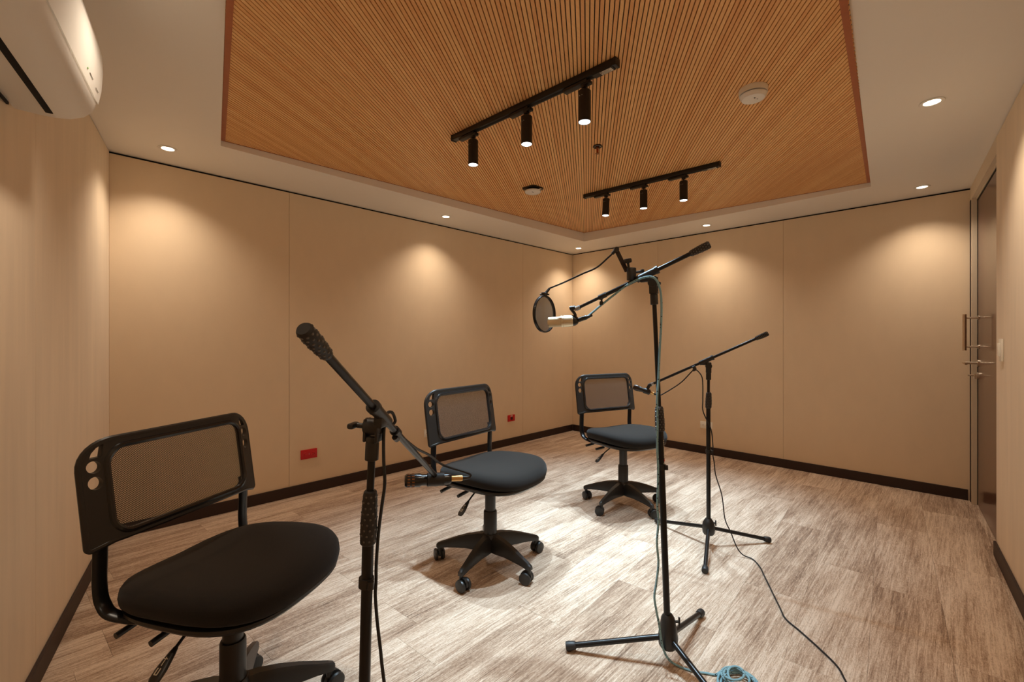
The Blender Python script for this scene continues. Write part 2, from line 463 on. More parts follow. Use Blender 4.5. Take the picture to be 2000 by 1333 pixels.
# door ---------------------------------------------------------------
door = bpy.data.objects.new('door_1', None); COL.objects.link(door); door['kind'] = 'structure'; door['label'] = 'glossy dark brown door in a cream frame'
REC = .030
obj('carpet_plank', wbox(axR, S0, S1, -.004, 0, -.1, -.0005), 'carpet', floor, False)
obj('jamb', wbox(axR, S1 - .001, S1 + .040, 0.001, DH - .002, -.14, -.0005), 'jamb', door, False)
obj('jamb', wbox(axR, S0 - .018, S0 + .012, 0.001, DH - .002, -.14, -.0225), 'jamb', door, False)
obj('head_jamb', wbox(axR, S0 + .013, S1 - .002, DH - .012, DH + .018, -.14, -.0225), 'jamb', door, False)
obj('seal', wbox(axR, S1 - .016, S1 - .0015, .004, DH - .013, -.09, -REC + .002), 'black_gap', door, False)
obj('seal', wbox(axR, S0 + .014, S1 - .017, DH - .026, DH - .013, -.09, -REC + .002), 'black_gap', door, False)
leaf = obj('leaf', wbox(axR, S0 + .014, S1 - .018, .006, DH - .028, -.085, -REC, .0015), 'door', door, False)
def wp(ax, s, e, z): q = ax[0] + ax[1] * s + ax[2] * e; return V((q.x, q.y, z))
hs = S1 - .075
bm = rod(wp(axR, hs, .045, 1.155), wp(axR, hs, .045, 1.425), .0115, seg=14)
for z in (1.183, 1.397):
    merge(bm, rod(wp(axR, hs, -REC - .001, z), wp(axR, hs, .045, z), .007, seg=12))
    merge(bm, rod(wp(axR, hs, -REC - .001, z), wp(axR, hs, -REC + .006, z), .016, seg=16))
ph = obj('pull_handle', bm, 'chrome', leaf); ph['label'] = 'long brushed metal pull bar'
bm = rod(wp(axR, hs, -REC - .001, 1.063), wp(axR, hs, -REC + .009, 1.063), .026, seg=20)
merge(bm, rod(wp(axR, hs, -REC, 1.063), wp(axR, hs, .05, 1.063), .0095, seg=12))
merge(bm, tube(catmull([wp(axR, hs + .005, .05, 1.063), wp(axR, hs - .04, .052, 1.063), wp(axR, hs - .125, .047, 1.06)], 5), .0085, 10))
obj('lever_handle', bm, 'chrome', leaf)
bm = rod(wp(axR, hs, -REC - .001, .972), wp(axR, hs, -REC + .012, .972), .025, seg=20)
merge(bm, rod(wp(axR, hs, -REC, .972), wp(axR, hs, .028, .972), .006, seg=10))
merge(bm, box((0, 0, 0), (.012, .012, .042), .003, 2, M.Translation(wp(axR, hs, -REC + .022, .965))))
obj('lock', bm, 'chrome', leaf)

# ------------------------------------------------------------------ wall fittings
def outlet(label, ax, s, z, wd, ht, m, kind, group=None):
    p0, d, n, L = ax
    q = p0 + d * s
    t = thing('power_outlet', label, 'outlet', (q.x, q.y, z), math.atan2(d.y, d.x), group)
    pl = obj('plate', box((0, .0055, 0), (wd, .010, ht), .003, 2), m, t)
    if kind == 'data':
        obj('socket', box((.0, .0115, -.004), (.035, .003, .03), .001, 1), 'dark_slot', t)
        obj('tag', box((.0, .0112, ht * .34), (.034, .0012, .014), 0), 'print_white', t, False)
        return t
    for sx in (-1, 1):
        k = obj('socket', lathe([(0, 0), (.0165, 0), (.0165, .002), (.015, .003), (0, .003)], 20, M.Translation((sx * wd * .24, .0105, 0)) @ M.Rotation(R(-90), 4, 'X')), m, t)
        bm = new()
        for dx, dz, a, b in ((-.004 * sx, .0065, .008, .0024), (-.004 * sx, -.0065, .0065, .0024), (.008 * sx, 0, .005, .005)):
            merge(bm, box((sx * wd * .24 + dx, .0137, dz), (a, .0006, b)))
        obj('slots', bm, 'dark_slot' if m == 'red' else 'grey_line', k, False)
    obj('screw', lathe([(0, 0), (.003, 0), (.002, .0012), (0, .0012)], 10, M.Translation((0, .0105, 0)) @ M.Rotation(R(-90), 4, 'X')), 'silver', t)
    return t
outlet('red duplex power outlet on the back wall behind the near microphone boom', axA, FAR[0] - 1.407, .315, .128, .075, 'red', 'duplex')
outlet('small red data outlet with a white tag beside the far chair', axA, FAR[0] - 3.719, .316, .115, .075, 'red', 'data')
outlet('cream power outlet half hidden behind the middle chair back', axA, FAR[0] - 2.565, .314, .115, .075, 'cream_plastic', 'duplex')
outlet('cream power outlet behind the far microphone stand pole', axB, 1.904 + .085, .312, .13, .075, 'cream_plastic', 'duplex')
q = axR[0] + axR[1] * sR(3.575)
t = thing('light_switch', 'cream light switch on the wall beside the door', 'switch', (q.x, q.y, 1.18), math.atan2(axR[1].y, axR[1].x))
obj('plate', box((0, .0055, 0), (.078, .010, .122), .003, 2), 'cream_plastic', t)
obj('rocker', box((0, .0145, .002), (.036, .009, .07), .002, 2), 'cream_plastic', t)

# ------------------------------------------------------------------ downlights
def downlight(x, y, label, group='warm recessed downlights around the soffit'):
    t = thing('downlight', label, 'downlight', (x, y, H), 0, group)
    obj('trim_ring', lathe([(.047, -.0005), (.049, -.003), (.046, -.005), (.033, -.0045), (.031, -.0008)], 32, None, False), 'white_plastic', t)
    obj('lens', lathe([(0, -.0035), (.0305, -.003), (.031, -.0008), (0, -.0008)], 32), 'lens_warm', t)
    l = bpy.data.lights.new('downlight_lamp', 'SPOT'); l.energy = DOWN_W; l.color = WARM; l.spot_size = R(DOWN_CONE); l.spot_blend = 1.0; l.shadow_soft_size = .035
    lo = bpy.data.objects.new('lamp', l); COL.objects.link(lo); lo.parent = t; lo.location = (0, 0, -.012)
    return t
for (x, y, lb) in [(.459, 3.401, 'round warm downlight nearest the air conditioner corner'),
                   (2.56, 3.413, 'round warm downlight above the middle of the back left wall'),
                   (4.633, 3.397, 'round warm downlight in the far corner of the soffit'),
                   (4.617, 1.791, 'round warm downlight above the middle of the back right wall'),
                   (4.613, .176, 'round warm downlight in the corner nearest the door'),
                   (3.0, .079, 'round warm downlight in the right soffit, largest in view'),
                   (.26, 1.80, 'round warm downlight in front of the air conditioner'),
                   (-.12, .26, 'added unseen warm downlight for fill in the near corner above the viewer'),  # unseen lamp, added to lift the warm fill light
                   (1.39, -.04, 'round warm downlight near the right wall behind the viewer')]:
    downlight(x, y, lb)

# ------------------------------------------------------------------ track lights
def rail(x, y0, y1, label):
    xm, ym = x, (y0 + y1) / 2
    t = thing('track_rail', label, 'track light', (x, ym, panel_z(x, ym) - .0165), 0, 'black ceiling track rails')
    t.rotation_euler = (math.atan(.0318 * .8068), 0, 0)
    L = abs(y1 - y0)
    bm = box((0, 0, 0), (.034, L, .030), .002, 2)
    ra = obj('rail', bm, 'track', t)
    obj('groove', box((0, 0, -.0152), (.016, L - .10, .0012)), 'black_gap', ra, False)
    for s in (-1, 1): obj('end_cap', box((0, s * (L / 2 + .002), -.001), (.037, .012, .033), .002, 2), 'track', t)
    o = obj('connector', box((0, -L / 2 + .06, -.0165), (.032, .10, .004), .001, 1), 'track', t)
    st = obj('rating_sticker', box((0, -L / 2 + .045, -.0189), (.024, .055, .0006)), 'print_white', o, False)
    bm = new()
    for k in range(4):
        merge(bm, box((-.008 + k * .0053, -L / 2 + .045 + (.004 if k % 2 else 0), -.0193), (.0022, .044 - (.012 if k == 1 else 0), .0003)))
    merge(bm, box((-.006, -L / 2 + .068, -.0193), (.010, .006, .0003)))
    obj('print', bm, 'grey_line', o, False)
    return t
X1, X2 = 1.612, 3.10
rail(X1, .992, 2.072, 'black track rail nearer the viewer, carrying three spotlights')
rail(X2, 1.12, 2.205, 'black track rail farther away, carrying three spotlights')
def spot(x, y, label, tilt=(0, 0), ln=.138):
    z = panel_z(x, y) - .033
    t = thing('track_spotlight', label, 'spotlight', (x, y, z), 0, 'black cylinder track spotlights')
    obj('adapter', merge(box((0, .045, -.007), (.030, .13, .014), .002, 2), box((0, -.01, -.016), (.026, .045, .014), .002, 2)), 'track', t)
    obj('stem', lathe([(.014, -.022), (.014, -.030), (.006, -.032), (.006, -.05)], 14), 'track', t)
    m = M.Translation((0, 0, -.042)) @ M.Rotation(tilt[0], 4, 'X') @ M.Rotation(tilt[1], 4, 'Y')
    body = obj('body', lathe([(.006, .0), (.024, -.001), (.0275, -.004), (.0275, -ln), (.0255, -ln), (.0255, -ln + .004), (0, -ln + .004)], 32, m), 'track', t)
    obj('lens', lathe([(0, -ln + .0036), (.025, -ln + .0036), (.025, -ln + .0012), (0, -ln + .0008)], 32, m), 'lens_cool', t)
    bm = new()
    for s in (-1, 1): merge(bm, lathe([(0, 0), (.0022, 0), (.0015, .001), (0, .001)], 8, m @ M.Translation((-.0275, s * .006, -.03)) @ M.Rotation(R(-90), 4, 'Y')))
    obj('screw', bm, 'silver', body)
    l = bpy.data.lights.new('track_lamp', 'SPOT'); l.energy = SPOT_W; l.color = COOL; l.spot_size = R(SPOT_CONE); l.spot_blend = 1.0; l.shadow_soft_size = .016
    lo = bpy.data.objects.new('lamp', l); COL.objects.link(lo); lo.parent = t
    lo.matrix_local = m @ M.Translation((0, 0, -ln - .006))
    return t
spot(X1, 1.90, 'left spotlight on the near track, closest to the viewer\'s left')
spot(X1, 1.495, 'middle spotlight on the near track')
spot(X1, 1.15, 'right spotlight on the near track, biggest of the six')
spot(X2, 2.0, 'left spotlight on the far track, leaning slightly', (R(0), R(3)))
spot(X2, 1.67, 'middle spotlight on the far track')
spot(X2, 1.362, 'right spotlight on the far track')

# ------------------------------------------------------------------ detectors and sprinkler
x, y = 2.26, .664
t = thing('smoke_detector', 'white domed smoke detector to the right of the near track', 'smoke detector', (x, y, panel_z(x, y)))
obj('mounting_base', lathe([(0, 0), (.060, 0), (.061, -.004), (.059, -.026), (0, -.026)], 40), 'white_plastic', t)
obj('vent_band', lathe([(.050, -.0262), (.050, -.036)], 40), 'dark_metal', t)
obj('cover', lathe([(.057, -.031), (.055, -.038), (.048, -.048), (.040, -.0495), (0, -.05)], 40), 'white_plastic', t)
bm = lathe([(0, -.0502), (.0035, -.0502), (.0035, -.0512), (0, -.0512)], 10, M.Translation((-.012, -.010, 0)))
merge(bm, lathe([(0, -.0502), (.002, -.0502), (.002, -.0512), (0, -.0512)], 10, M.Translation((.006, -.016, 0))))
obj('indicator', bm, 'dark_metal', t)
x, y = 2.66, 2.40
t = thing('smoke_detector', 'white disc detector under a black bracket left of the far track', 'smoke detector', (x, y, panel_z(x, y)))
bm = prism([(a * 1.0, b) for a, b in rrect(.13, .13, .02, 4)], -.012, 0)
bmesh.ops.rotate(bm, cent=(0, 0, 0), matrix=M.Rotation(R(0), 3, 'Z'), verts=bm.verts)
obj('bracket', bm, 'black_plastic', t)
obj('neck', lathe([(.042, -.012), (.042, -.030)], 28), 'black_gap', t)
obj('cover', lathe([(0, -.024), (.062, -.024), (.065, -.028), (.063, -.036), (.056, -.041), (0, -.042)], 40), 'white_plastic', t)
obj('arm_tab', box((.0, -.072, -.027), (.012, .026, .004), .001), 'cream_plastic', t)
obj('indicator', box((-.02, -.018, -.0422), (.018, .006, .001)), 'dark_metal', t, False)
x, y = 2.315, 1.555
t = thing('fire_sprinkler', 'small brass fire sprinkler hanging between the two tracks', 'sprinkler', (x, y, panel_z(x, y)))
obj('escutcheon', lathe([(.012, 0), (.027, -.001), (.029, -.006), (.024, -.009), (.012, -.006)], 24, None, False), 'dark_metal', t)
obj('frame', merge(merge(lathe([(.0, -.002), (.010, -.002), (.010, -.016), (0, -.016)], 14), box((.008, 0, -.03), (.003, .004, .030))), box((-.008, 0, -.03), (.003, .004, .030))), 'brass', t)
obj('glass_bulb', lathe([(0, -.016), (.003, -.018), (.003, -.038), (0, -.042)], 10), 'glassred', t)
obj('deflector', lathe([(0, -.043), (.006, -.044), (.013, -.046), (.013, -.048), (0, -.048)], 18), 'brass', t)

# ------------------------------------------------------------------ air conditioner
dL = V((-.1965, -.9805)); nL = V((.9805, -.1965))      # towards the viewer along the left wall / into the room
e0 = V((-.105, 2.108)); LEN = .86
org = e0 + dL * LEN
t = thing('air_conditioner', 'white split air conditioner high on the left wall', 'air conditioner', (e0.x, e0.y, 1.956), math.atan2(nL.y, nL.x))
# local frame: x = out of the wall, -y = along the unit towards the viewer, z up from its lowest edge
prof = [(.006, .004), (.06, .0), (.10, .0), (.135, .006), (.165, .020), (.186, .042), (.196, .070), (.204, .12), (.208, .18), (.206, .24), (.198, .280), (.176, .305), (.13, .312), (.006, .312)]
def acsec(k, dy): return [V((.105 + (x - .105) * k, dy, .15 + (z - .15) * k)) for x, z in prof]
def loft(rows):
    bm = new(); rs = [[bm.verts.new(v) for v in r] for r in rows]; n = len(rs[0])
    for a, b in zip(rs, rs[1:]):
        for i in range(n): bm.faces.new((a[i], a[(i + 1) % n], b[(i + 1) % n], b[i]))
    bm.faces.new(rs[0]); bm.faces.new(rs[-1]); bmesh.ops.recalc_face_normals(bm, faces=bm.faces); return bm
obj('casing', loft([acsec(.90, -.0), acsec(.965, -.004), acsec(1, -.014), acsec(1, -LEN + .014), acsec(.965, -LEN + .004), acsec(.90, -LEN)]), 'white_plastic', t, True, 40)
bm = extrude_profile([(.084, -.004), (.101, -.004), (.101, .008), (.084, .008)], (0, -.055, 0), (0, -LEN + .055, 0), (1, 0, 0))
obj('air_slot', bm, 'black_gap', t, False)
fl = [(.104, -.006), (.137, -.0035), (.166, .0115), (.189, .038), (.1985, .064), (.193, .066), (.183, .042), (.163, .018), (.136, .003), (.104, .0)]
obj('louver', extrude_profile(fl, (0, -.038, 0), (0, -LEN + .038, 0), (1, 0, 0)), 'white_plastic', t, True, 50)
fp = [(.2005, .074), (.2085, .12), (.2125, .18), (.2105, .24), (.2015, .284), (.178, .310), (.172, .302), (.19, .28), (.2, .24), (.202, .18), (.198, .12), (.193, .076)]
fpn = obj('front_panel', extrude_profile(fp, (0, -.010, 0), (0, -LEN + .010, 0), (1, 0, 0)), 'white_plastic', t, True, 50)
obj('status_light', box((.2068, -.20, .105), (.0016, .006, .004)), 'led', t, False)
obj('panel_mark', box((.2069, -.15, .105), (.0012, .045, .0009)), 'grey_line', t, False)
obj('panel_mark', box((.2063, -.065, .100), (.0012, .034, .0012)), 'grey_line', t, False)
obj('wall_gap', box((.003, -LEN / 2 - .03, .006), (.006, LEN - .06, .02)), 'black_gap', t, False)

# ------------------------------------------------------------------ office chairs
def star_leg():
    """one arm of the five-star base along +x"""
    rows = []
    for x, zt, zb, wd in ((.018, .172, .085, .062), (.07, .170, .084, .054), (.13, .158, .088, .046), (.19, .140, .086, .040), (.245, .119, .082, .034), (.282, .106, .076, .030), (.300, .098, .074, .026), (.306, .092, .078, .016)):
        h = wd / 2; c = (zt - zb) * .30
        rows.append([V((x, -h, zb)), V((x, -h * .98, zt - c)), V((x, -h * .55, zt)), V((x, h * .55, zt)), V((x, h * .98, zt - c)), V((x, h, zb))])
    return loft(rows)
def bend(y, z):
    """x offset of the back: sides wrap forward, top reclines"""
    return -.168 - .044 * (z - .673) / .282 - .020 * max(0, (abs(y) - .205) / .067) ** 1.15
def bent(bm):
    for v in bm.verts: v.co.x += bend(v.co.y, v.co.z)
    return bm
def make_chair(label, yaw, loc, base_rot, group):
    t = thing('office_chair', label, 'chair', loc, yaw, group)
    up = []
    # back frame plate with window and flange holes
    ZB, ZT, HW = .673, .957, .272
    outer = rrect(2 * HW, ZT - ZB, [.075, .075, .008, .008], 8, 0, (ZT + ZB) / 2)
    # raise the lower middle edge a little
    mid = []
    for y, z in outer: mid.append((y, z))
    bl = [(-HW + .055 + (2 * HW - .11) * k / 14, ZB + .012) for k in range(15)]
    i0 = max(range(len(mid)), key=lambda i: (mid[i][1] < ZB + .05) * (1 if mid[i][0] < 0 else 0) * (i + 1))
    outer2 = mid[:i0 + 1] + bl + mid[i0 + 1:]
    top = [(y, z) for y, z in outer2]
    # subdivide the long top edge so that the bend is smooth
    def dens(loop, step=.03):
        out = []
        for i in range(len(loop)):
            a, b = V(loop[i]), V(loop[(i + 1) % len(loop)]); n = max(1, int((b - a).length / step))
            out += [tuple(a + (b - a) * k / n) for k in range(n)]
        return out
    win = rrect(.432, .232, .046, 7, 0, .817)
    holes = [dens(win)]
    for s in (-1, 1):
        holes.append([(s * .2465 + .0152 * math.cos(2 * math.pi * k / 18), .846 + .0175 * math.sin(2 * math.pi * k / 18)) for k in range(18)])
        holes.append([(s * .2465 + .0152 * math.cos(2 * math.pi * k / 18), .889 + .0165 * math.sin(2 * math.pi * k / 18)) for k in range(18)])
        tri = [(s * .229, .914), (s * .254, .912), (s * .249, .926), (s * .238, .939), (s * .222, .948)]
        holes.append(tri)
    bm = bent(plate(dens(outer2), holes, .016))
    fr = obj('backrest_frame', bm, 'black_plastic', t, True, 50); up.append(fr)
    rim = [V((bend(y, z) + .006, y, z)) for y, z in dens(rrect(.438, .238, .049, 7, 0, .817), .02)]
    obj('window_rim', tube(rim, .0085, 8, None, (1, 0, 0), True), 'black_gloss', fr)
    rim2 = [V((bend(y, z), y, z)) for y, z in dens(outer2, .02)]
    obj('edge_roll', tube(rim2, .0088, 8, None, (1, 0, 0), True), 'black_plastic', fr)
    # net
    bm = new(); g = {}
    ny, nz = 24, 12
    for a in range(ny + 1):
        for b in range(nz + 1):
            y, z = -.215 + .430 * a / ny, .817 - .115 + .230 * b / nz
            # pull the grid's corners inside the rounded window
            ry, rz = abs(y) - .175, abs(z - .817) - .077
            if ry > 0 and rz > 0:
                m_ = max(ry, rz); l_ = math.hypot(ry, rz); y = math.copysign(.175 + ry * m_ / l_, y); z = .817 + math.copysign(.077 + rz * m_ / l_, z - .817)
            g[a, b] = bm.verts.new((bend(y, z) - .001, y, z))
    for a in range(ny):
        for b in range(nz): bm.faces.new((g[a, b], g[a + 1, b], g[a + 1, b + 1], g[a, b + 1]))
    obj('mesh_panel', bm, 'net', fr)
    # steel supports
    for s in (-1, 1):
        y = s * .236
        path = catmull([(bend(y, .73) - .016, y, .725), (bend(y, .70) - .016, y, .70), (-.199, y, .62), (-.200, y, .566), (-.190, y * .995, .516), (-.150, y * .98, .486), (-.06, y * .80, .466), (.03, y * .45, .458)], 6)
        up.append(obj('back_support', tube(path, .02, 14, (.019, .0085), (0, 1, 0) if False else (1, 0, 0)), 'steel_black', t))
    # seat cushion
    def seat_ring(k, z, dx=0):
        out = []
        for i in range(56):
            a = 2 * math.pi * i / 56; c, s_ = math.cos(a), math.sin(a); n = 3.0
            r = (abs(c) ** n + abs(s_) ** n) ** (-1 / n)
            x, y = r * c, r * s_
            wy = .268 - .016 * (1 - x) * .5 + .004 * x
            out.append((x * .262 * k + .021 + dx, y * wy * k, z, x, y))
        return out
    def zt(x, y):   # cushion top
        return .563 + .020 * abs(y) ** 1.7 * (1 - .35 * max(0, x)) - .022 * max(0, x) ** 3 + .013 * x - .004 * max(0, -x) ** 4
    bm = new(); rings = []
    for k, dz in ((.30, 0), (.55, 0), (.75, -.001), (.88, -.005), (.955, -.013), (.99, -.028), (1.0, -.046), (.99, -.064), (.965, -.072)):
        rings.append([bm.verts.new((x, y, zt(px * k, py * k) + dz)) for x, y, z, px, py in seat_ring(k, 0)])
    c0 = bm.verts.new((.021, 0, zt(0, 0)))
    for i in range(56): bm.faces.new((c0, rings[0][i], rings[0][(i + 1) % 56]))
    for a, b in zip(rings, rings[1:]):
        for i in range(56): bm.faces.new((a[i], b[i], b[(i + 1) % 56], a[(i + 1) % 56]))
    bm.faces.new(rings[-1]); bmesh.ops.recalc_face_normals(bm, faces=bm.faces)
    seat = obj('seat', bm, 'fabric', t, True, 60); up.append(seat)
    bm = new(); rings = []
    for k, dz in ((.968, -.070), (.972, -.078), (.93, -.090), (.60, -.098), (.25, -.100)):
        rings.append([bm.verts.new((x, y, zt(px * k, py * k) * .5 + .554 * .5 + dz)) for x, y, z, px, py in seat_ring(k, 0)])
    for a, b in zip(rings, rings[1:]):
        for i in range(56): bm.faces.new((a[i], b[i], b[(i + 1) % 56], a[(i + 1) % 56]))
    bm.faces.new(rings[0]); bm.faces.new(rings[-1]); bmesh.ops.recalc_face_normals(bm, faces=bm.faces)
    obj('seat_shell', bm, 'black_plastic', seat, True, 50)
    up.append(obj('seat_bracket', box((0, 0, .444), (.20, .14, .028), .006, 2), 'steel_black', t))
    # height lever with printed paddle, two adjuster pegs
    lev = obj('height_lever', tube([(.01, -.06, .445), (.012, -.13, .442), (.016, -.170, .423), (.018, -.205, .403)], .0042, 8), 'steel_black', t); up.append(lev)
    pm = along((.018, -.198, .407), (.021, -.272, .352))
    bm = new()
    rows = []
    for z, a, b in ((0, .006, .005), (.014, .010, .007), (.05, .017, .008), (.075, .017, .007), (.086, .011, .004)):
        rows.append([V((a * math.cos(2 * math.pi * k / 12), b * math.sin(2 * math.pi * k / 12), z)) for k in range(12)])
    bm = loft(rows); bmesh.ops.transform(bm, matrix=pm, verts=bm.verts)
    obj('paddle', bm, 'black_plastic', lev)
    bm = new()
    for (a, z, da, dz) in ((0, .036, .002, .020), (-.003, .030, .006, .002), (.003, .030, .006, .002), (-.004, .058, .003, .014), (.004, .058, .003, .014), (0, .066, .010, .002)):
        merge(bm, box((a, .0086, z), (da, .0008, dz)))
    bmesh.ops.transform(bm, matrix=pm, verts=bm.verts)
    obj('lever_print', bm, 'print_white', lev, False)
    for px, ln in ((-.135, .045), (-.012, .05)):
        up.append(obj('adjuster_peg', rod((px, -.17, .446), (px - .004, -.225 - ln * .3, .437), .0085, seg=12), 'black_plastic', t))
    # column and star base
    up.append(obj('gas_column', lathe([(.029, .285), (.029, .45)], 28), 'black_plastic', t))
    obj('column_cover', lathe([(.0, .12), (.037, .12), (.0365, .292), (.034, .298), (.030, .296), (0, .296)], 32), 'black_plastic', t)
    obj('base_hub', lathe([(0, .082), (.040, .084), (.047, .10), (.046, .165), (.041, .176), (0, .176)], 30), 'black_plastic', t)
    leg0 = cas0 = None
    sw = [20, 140, -60, 75, 200]
    for k in range(5):
        a = base_rot - yaw + R(72 * k)
        if leg0 is None: leg0 = obj('leg', star_leg(), 'black_plastic', t, True, 40); lg = leg0
        else: lg = inst(leg0, t)
        lg.rotation_euler = (0, 0, a)
        if cas0 is None:
            cas0 = obj('caster', merge(lathe([(.009, .046), (.009, .078), (.006, .086)], 12), loft([[V((x * .9 + .012, y_, .031 + z * 1.0)) for x, z in [(.029 * math.cos(R(b)), .029 * math.sin(R(b))) for b in range(-10, 191, 20)]] for y_ in (-.006, .006)])), 'black_plastic', t)
            for s in (-1, 1):
                wl = obj('wheel', lathe([(0, -.007), (.020, -.008), (.026, -.006), (.028, 0), (.026, .006), (.020, .008), (0, .007)], 22, M.Translation((.012, s * .0155, .0281)) @ M.Rotation(R(90), 4, 'X')), 'black_plastic', cas0)
            cs = cas0
        else: cs = copy_tree(cas0, t)
        cs.scale = (1.16, 1.22, 1.12); cs.location = (.288 * math.cos(a), .288 * math.sin(a), 0); cs.rotation_euler = (0, 0, a + R(sw[k]))
    return t
make_chair('black mesh-back office chair nearest the viewer, dark in the left foreground', R(-59.2), (.380, 1.606, 0), R(-9), 'black mesh-back office chairs')
make_chair('middle black office chair standing in the bright pool of floor light', R(-81.9), (1.663, 1.815, 0), R(-18), 'black mesh-back office chairs')
make_chair('farthest black office chair near the corner, behind the tall microphone stand', R(-108.6), (2.965, 1.764, 0), R(36), 'black mesh-back office chairs')

# ------------------------------------------------------------------ microphone stands
def grip_profile(L, r0=.0135, r1=.0185, r2=.0155):
    return [(r0 * .8, 0), (r0, .003), (r0 * 1.1, L * .12), (r1, L * .55), (r1, L * .75), (r2, L - .004), (r2 * .8, L)]
def grip(name, p0, p1, parent, r0=.0135, r1=.0185, r2=.0165, rows=9):
    L = (V(p1) - V(p0)).length; prof = grip_profile(L, r0, r1, r2); m = along(p0, p1)
    g = obj(name, lathe(prof, 22, m), 'rubber', parent)
    bm = new()
    def rad(z):
        for (a, za), (b, zb) in zip(prof, prof[1:]):
            if za <= z <= zb: return a + (b - a) * (z - za) / (zb - za)
        return r1
    for k in range(rows):
        z = L * (.10 + .80 * k / (rows - 1))
        for j in range(9):
            a = 2 * math.pi * (j + .5 * (k % 2)) / 9; r = rad(z)
            mm = m @ M.Translation((r * math.cos(a), r * math.sin(a), z)) @ M.Rotation(a, 4, 'Z') @ M.Rotation(R(90), 4, 'Y')
            merge(bm, lathe([(.0026, -.0004), (.0019, .0009), (0, .0013)], 6, mm))
    s = obj('grip_studs', bm, 'stud_glint', g); s['kind'] = 'stuff'
    return g
def stand(label, base, feet, hub_top, pts, boom, group):
    """base: point on the floor under the hub; feet: 3 floor points; pts: dict of world points up the pole; boom: rear grip end, rear grip start, pivot, front end"""
    B = V((base[0], base[1], 0)); t = thing('microphone_stand', label, 'mic stand', B, 0, group)
    L = lambda p: V(p) - B
    hz = hub_top
    ax = (L(pts['clutch_lo']) - V((0, 0, hz * .6))).normalized()
    hb = obj('hub', lathe([(0, .062), (.028, .064), (.034, .074), (.037, .100), (.033, .132), (.024, hz - .012), (.016, hz), (0, hz)], 24), 'black_plastic', t)
    for f in feet:
        fl = L(f); d = fl.normalized()
        p0 = V((d.x * .018, d.y * .018, .102)); p1 = V((fl.x, fl.y, .020))
        dr = (p1 - p0).normalized()
        lg = obj('leg', rod(p0, p1, .0108, seg=16), 'steel_black', t)
        obj('rubber_foot', lathe([(.0125, 0), (.0150, .004), (.0175, .026), (.0165, .038), (0, .040)], 16, along(p1 - dr * .026, p1 + dr * .02)), 'rubber', lg)
    kd = V((.7, -.7, 0)).normalized()
    kp = V((0, 0, hz - .03)) + kd * .018
    kn = rod(kp, kp + kd * .022, .005, seg=10); merge(kn, box((0, 0, 0), (.006, .010, .034), .002, 2, M.Translation(kp + kd * .025) @ M.Rotation(R(-45), 4, 'Z')))
    obj('clamp_knob', kn, 'black_plastic', hb)
    obj('lower_tube', rod((0, 0, .09), L(pts['clutch_lo']), .0122, seg=18), 'steel_black', t)
    grip('clutch_grip', L(pts['clutch_hi']), L(pts['clutch_lo']), t, .0140, .0176, .0168)
    obj('upper_tube', rod(L(pts['clutch_lo']), L(pts['top']), .0082, seg=16), 'steel_black', t)
    g1, g0, pv, fe = [L(p) for p in boom]
    bd = (fe - g1).normalized()
    pv, g0 = [g1 + bd * (q - g1).dot(bd) for q in (pv, g0)]
    # boom clamp: collar on the tube, forked cheeks, clamp body round the boom
    top = L(pts['top'])
    tdir = (top - L(pts['clutch_lo'])).normalized()
    obj('top_collar', lathe([(.0105, -.042), (.0145, -.040), (.0145, -.004), (.0125, 0)], 18, along(top, top + tdir)), 'black_plastic', t)
    side = bd.cross(tdir).normalized()
    jm = M((bd - tdir * bd.dot(tdir), side, tdir)).transposed().to_4x4()
    xx = (bd - tdir * bd.dot(tdir)).normalized(); jm = M((xx, side, tdir)).transposed().to_4x4(); jm.translation = top
    hgt = (pv - top).length
    bm = box((0, .0135, hgt * .42), (.030, .007, hgt * .85), .003, 2, jm); merge(bm, box((0, -.0135, hgt * .42), (.030, .007, hgt * .85), .003, 2, jm)); merge(bm, box((0, 0, .004), (.026, .022, .016), .004, 2, jm))
    merge(bm, lathe([(.016, -.018), (.0185, -.016), (.0185, .016), (.016, .018)], 22, jm @ M.Translation((0, 0, hgt * .55)) @ M.Rotation(R(90), 4, 'X')))
    cl = obj('boom_joint', bm, 'black_plastic', t)
    cb = rod(pv - bd * .045, pv + bd * .035, .0135, seg=18); merge(cb, rod(pv - bd * .052, pv - bd * .040, .0155, seg=18))
    merge(cb, box((0, 0, 0), (.04, .02, .026), .004, 2, M.Translation(pv - tdir * .012) @ jm.to_3x3().to_4x4()))
    obj('boom_clamp', cb, 'black_plastic', t)
    ws = pts.get('wing', 1)
    wk = rod(jm @ V((0, ws * .017, hgt * .55)), jm @ V((0, ws * .036, hgt * .55)), .006, seg=10)
    merge(wk, box((-.004, ws * .044, hgt * .55), (.034, .016, .013), .0050, 2, jm))
    obj('wing_knob', wk, 'black_plastic', cl)
    L1 = (fe - pv).length
    m1 = pv + bd * L1 * .62
    obj('boom_tube', merge(rod(g0 - bd * .02, m1, .0080, seg=16), rod(m1, fe, .0062 if pts.get('collar', True) else .0078, seg=14)), 'steel_black', t)
    fc = rod(m1 - bd * .018, m1 + bd * .014, .0108, seg=16)
    kd2 = (-tdir + bd * .2).normalized()
    merge(fc, rod(m1 + kd2 * .008, m1 + kd2 * .022, .004, seg=8)); merge(fc, box((0, 0, 0), (.008, .016, .016), .004, 2, M.Translation(m1 + kd2 * .027)))
    if pts.get('collar', True): obj('boom_collar', fc, 'black_plastic', t)
    else: fc.free()
    obj('end_thread', merge(rod(fe - bd * .012, fe + bd * .006, .0095, seg=16), rod(fe, fe + bd * .014, .006, seg=12)), 'silver', t)
    gr = grip('boom_grip', g0, g1, t, .0105, .0140, .0136, 8)
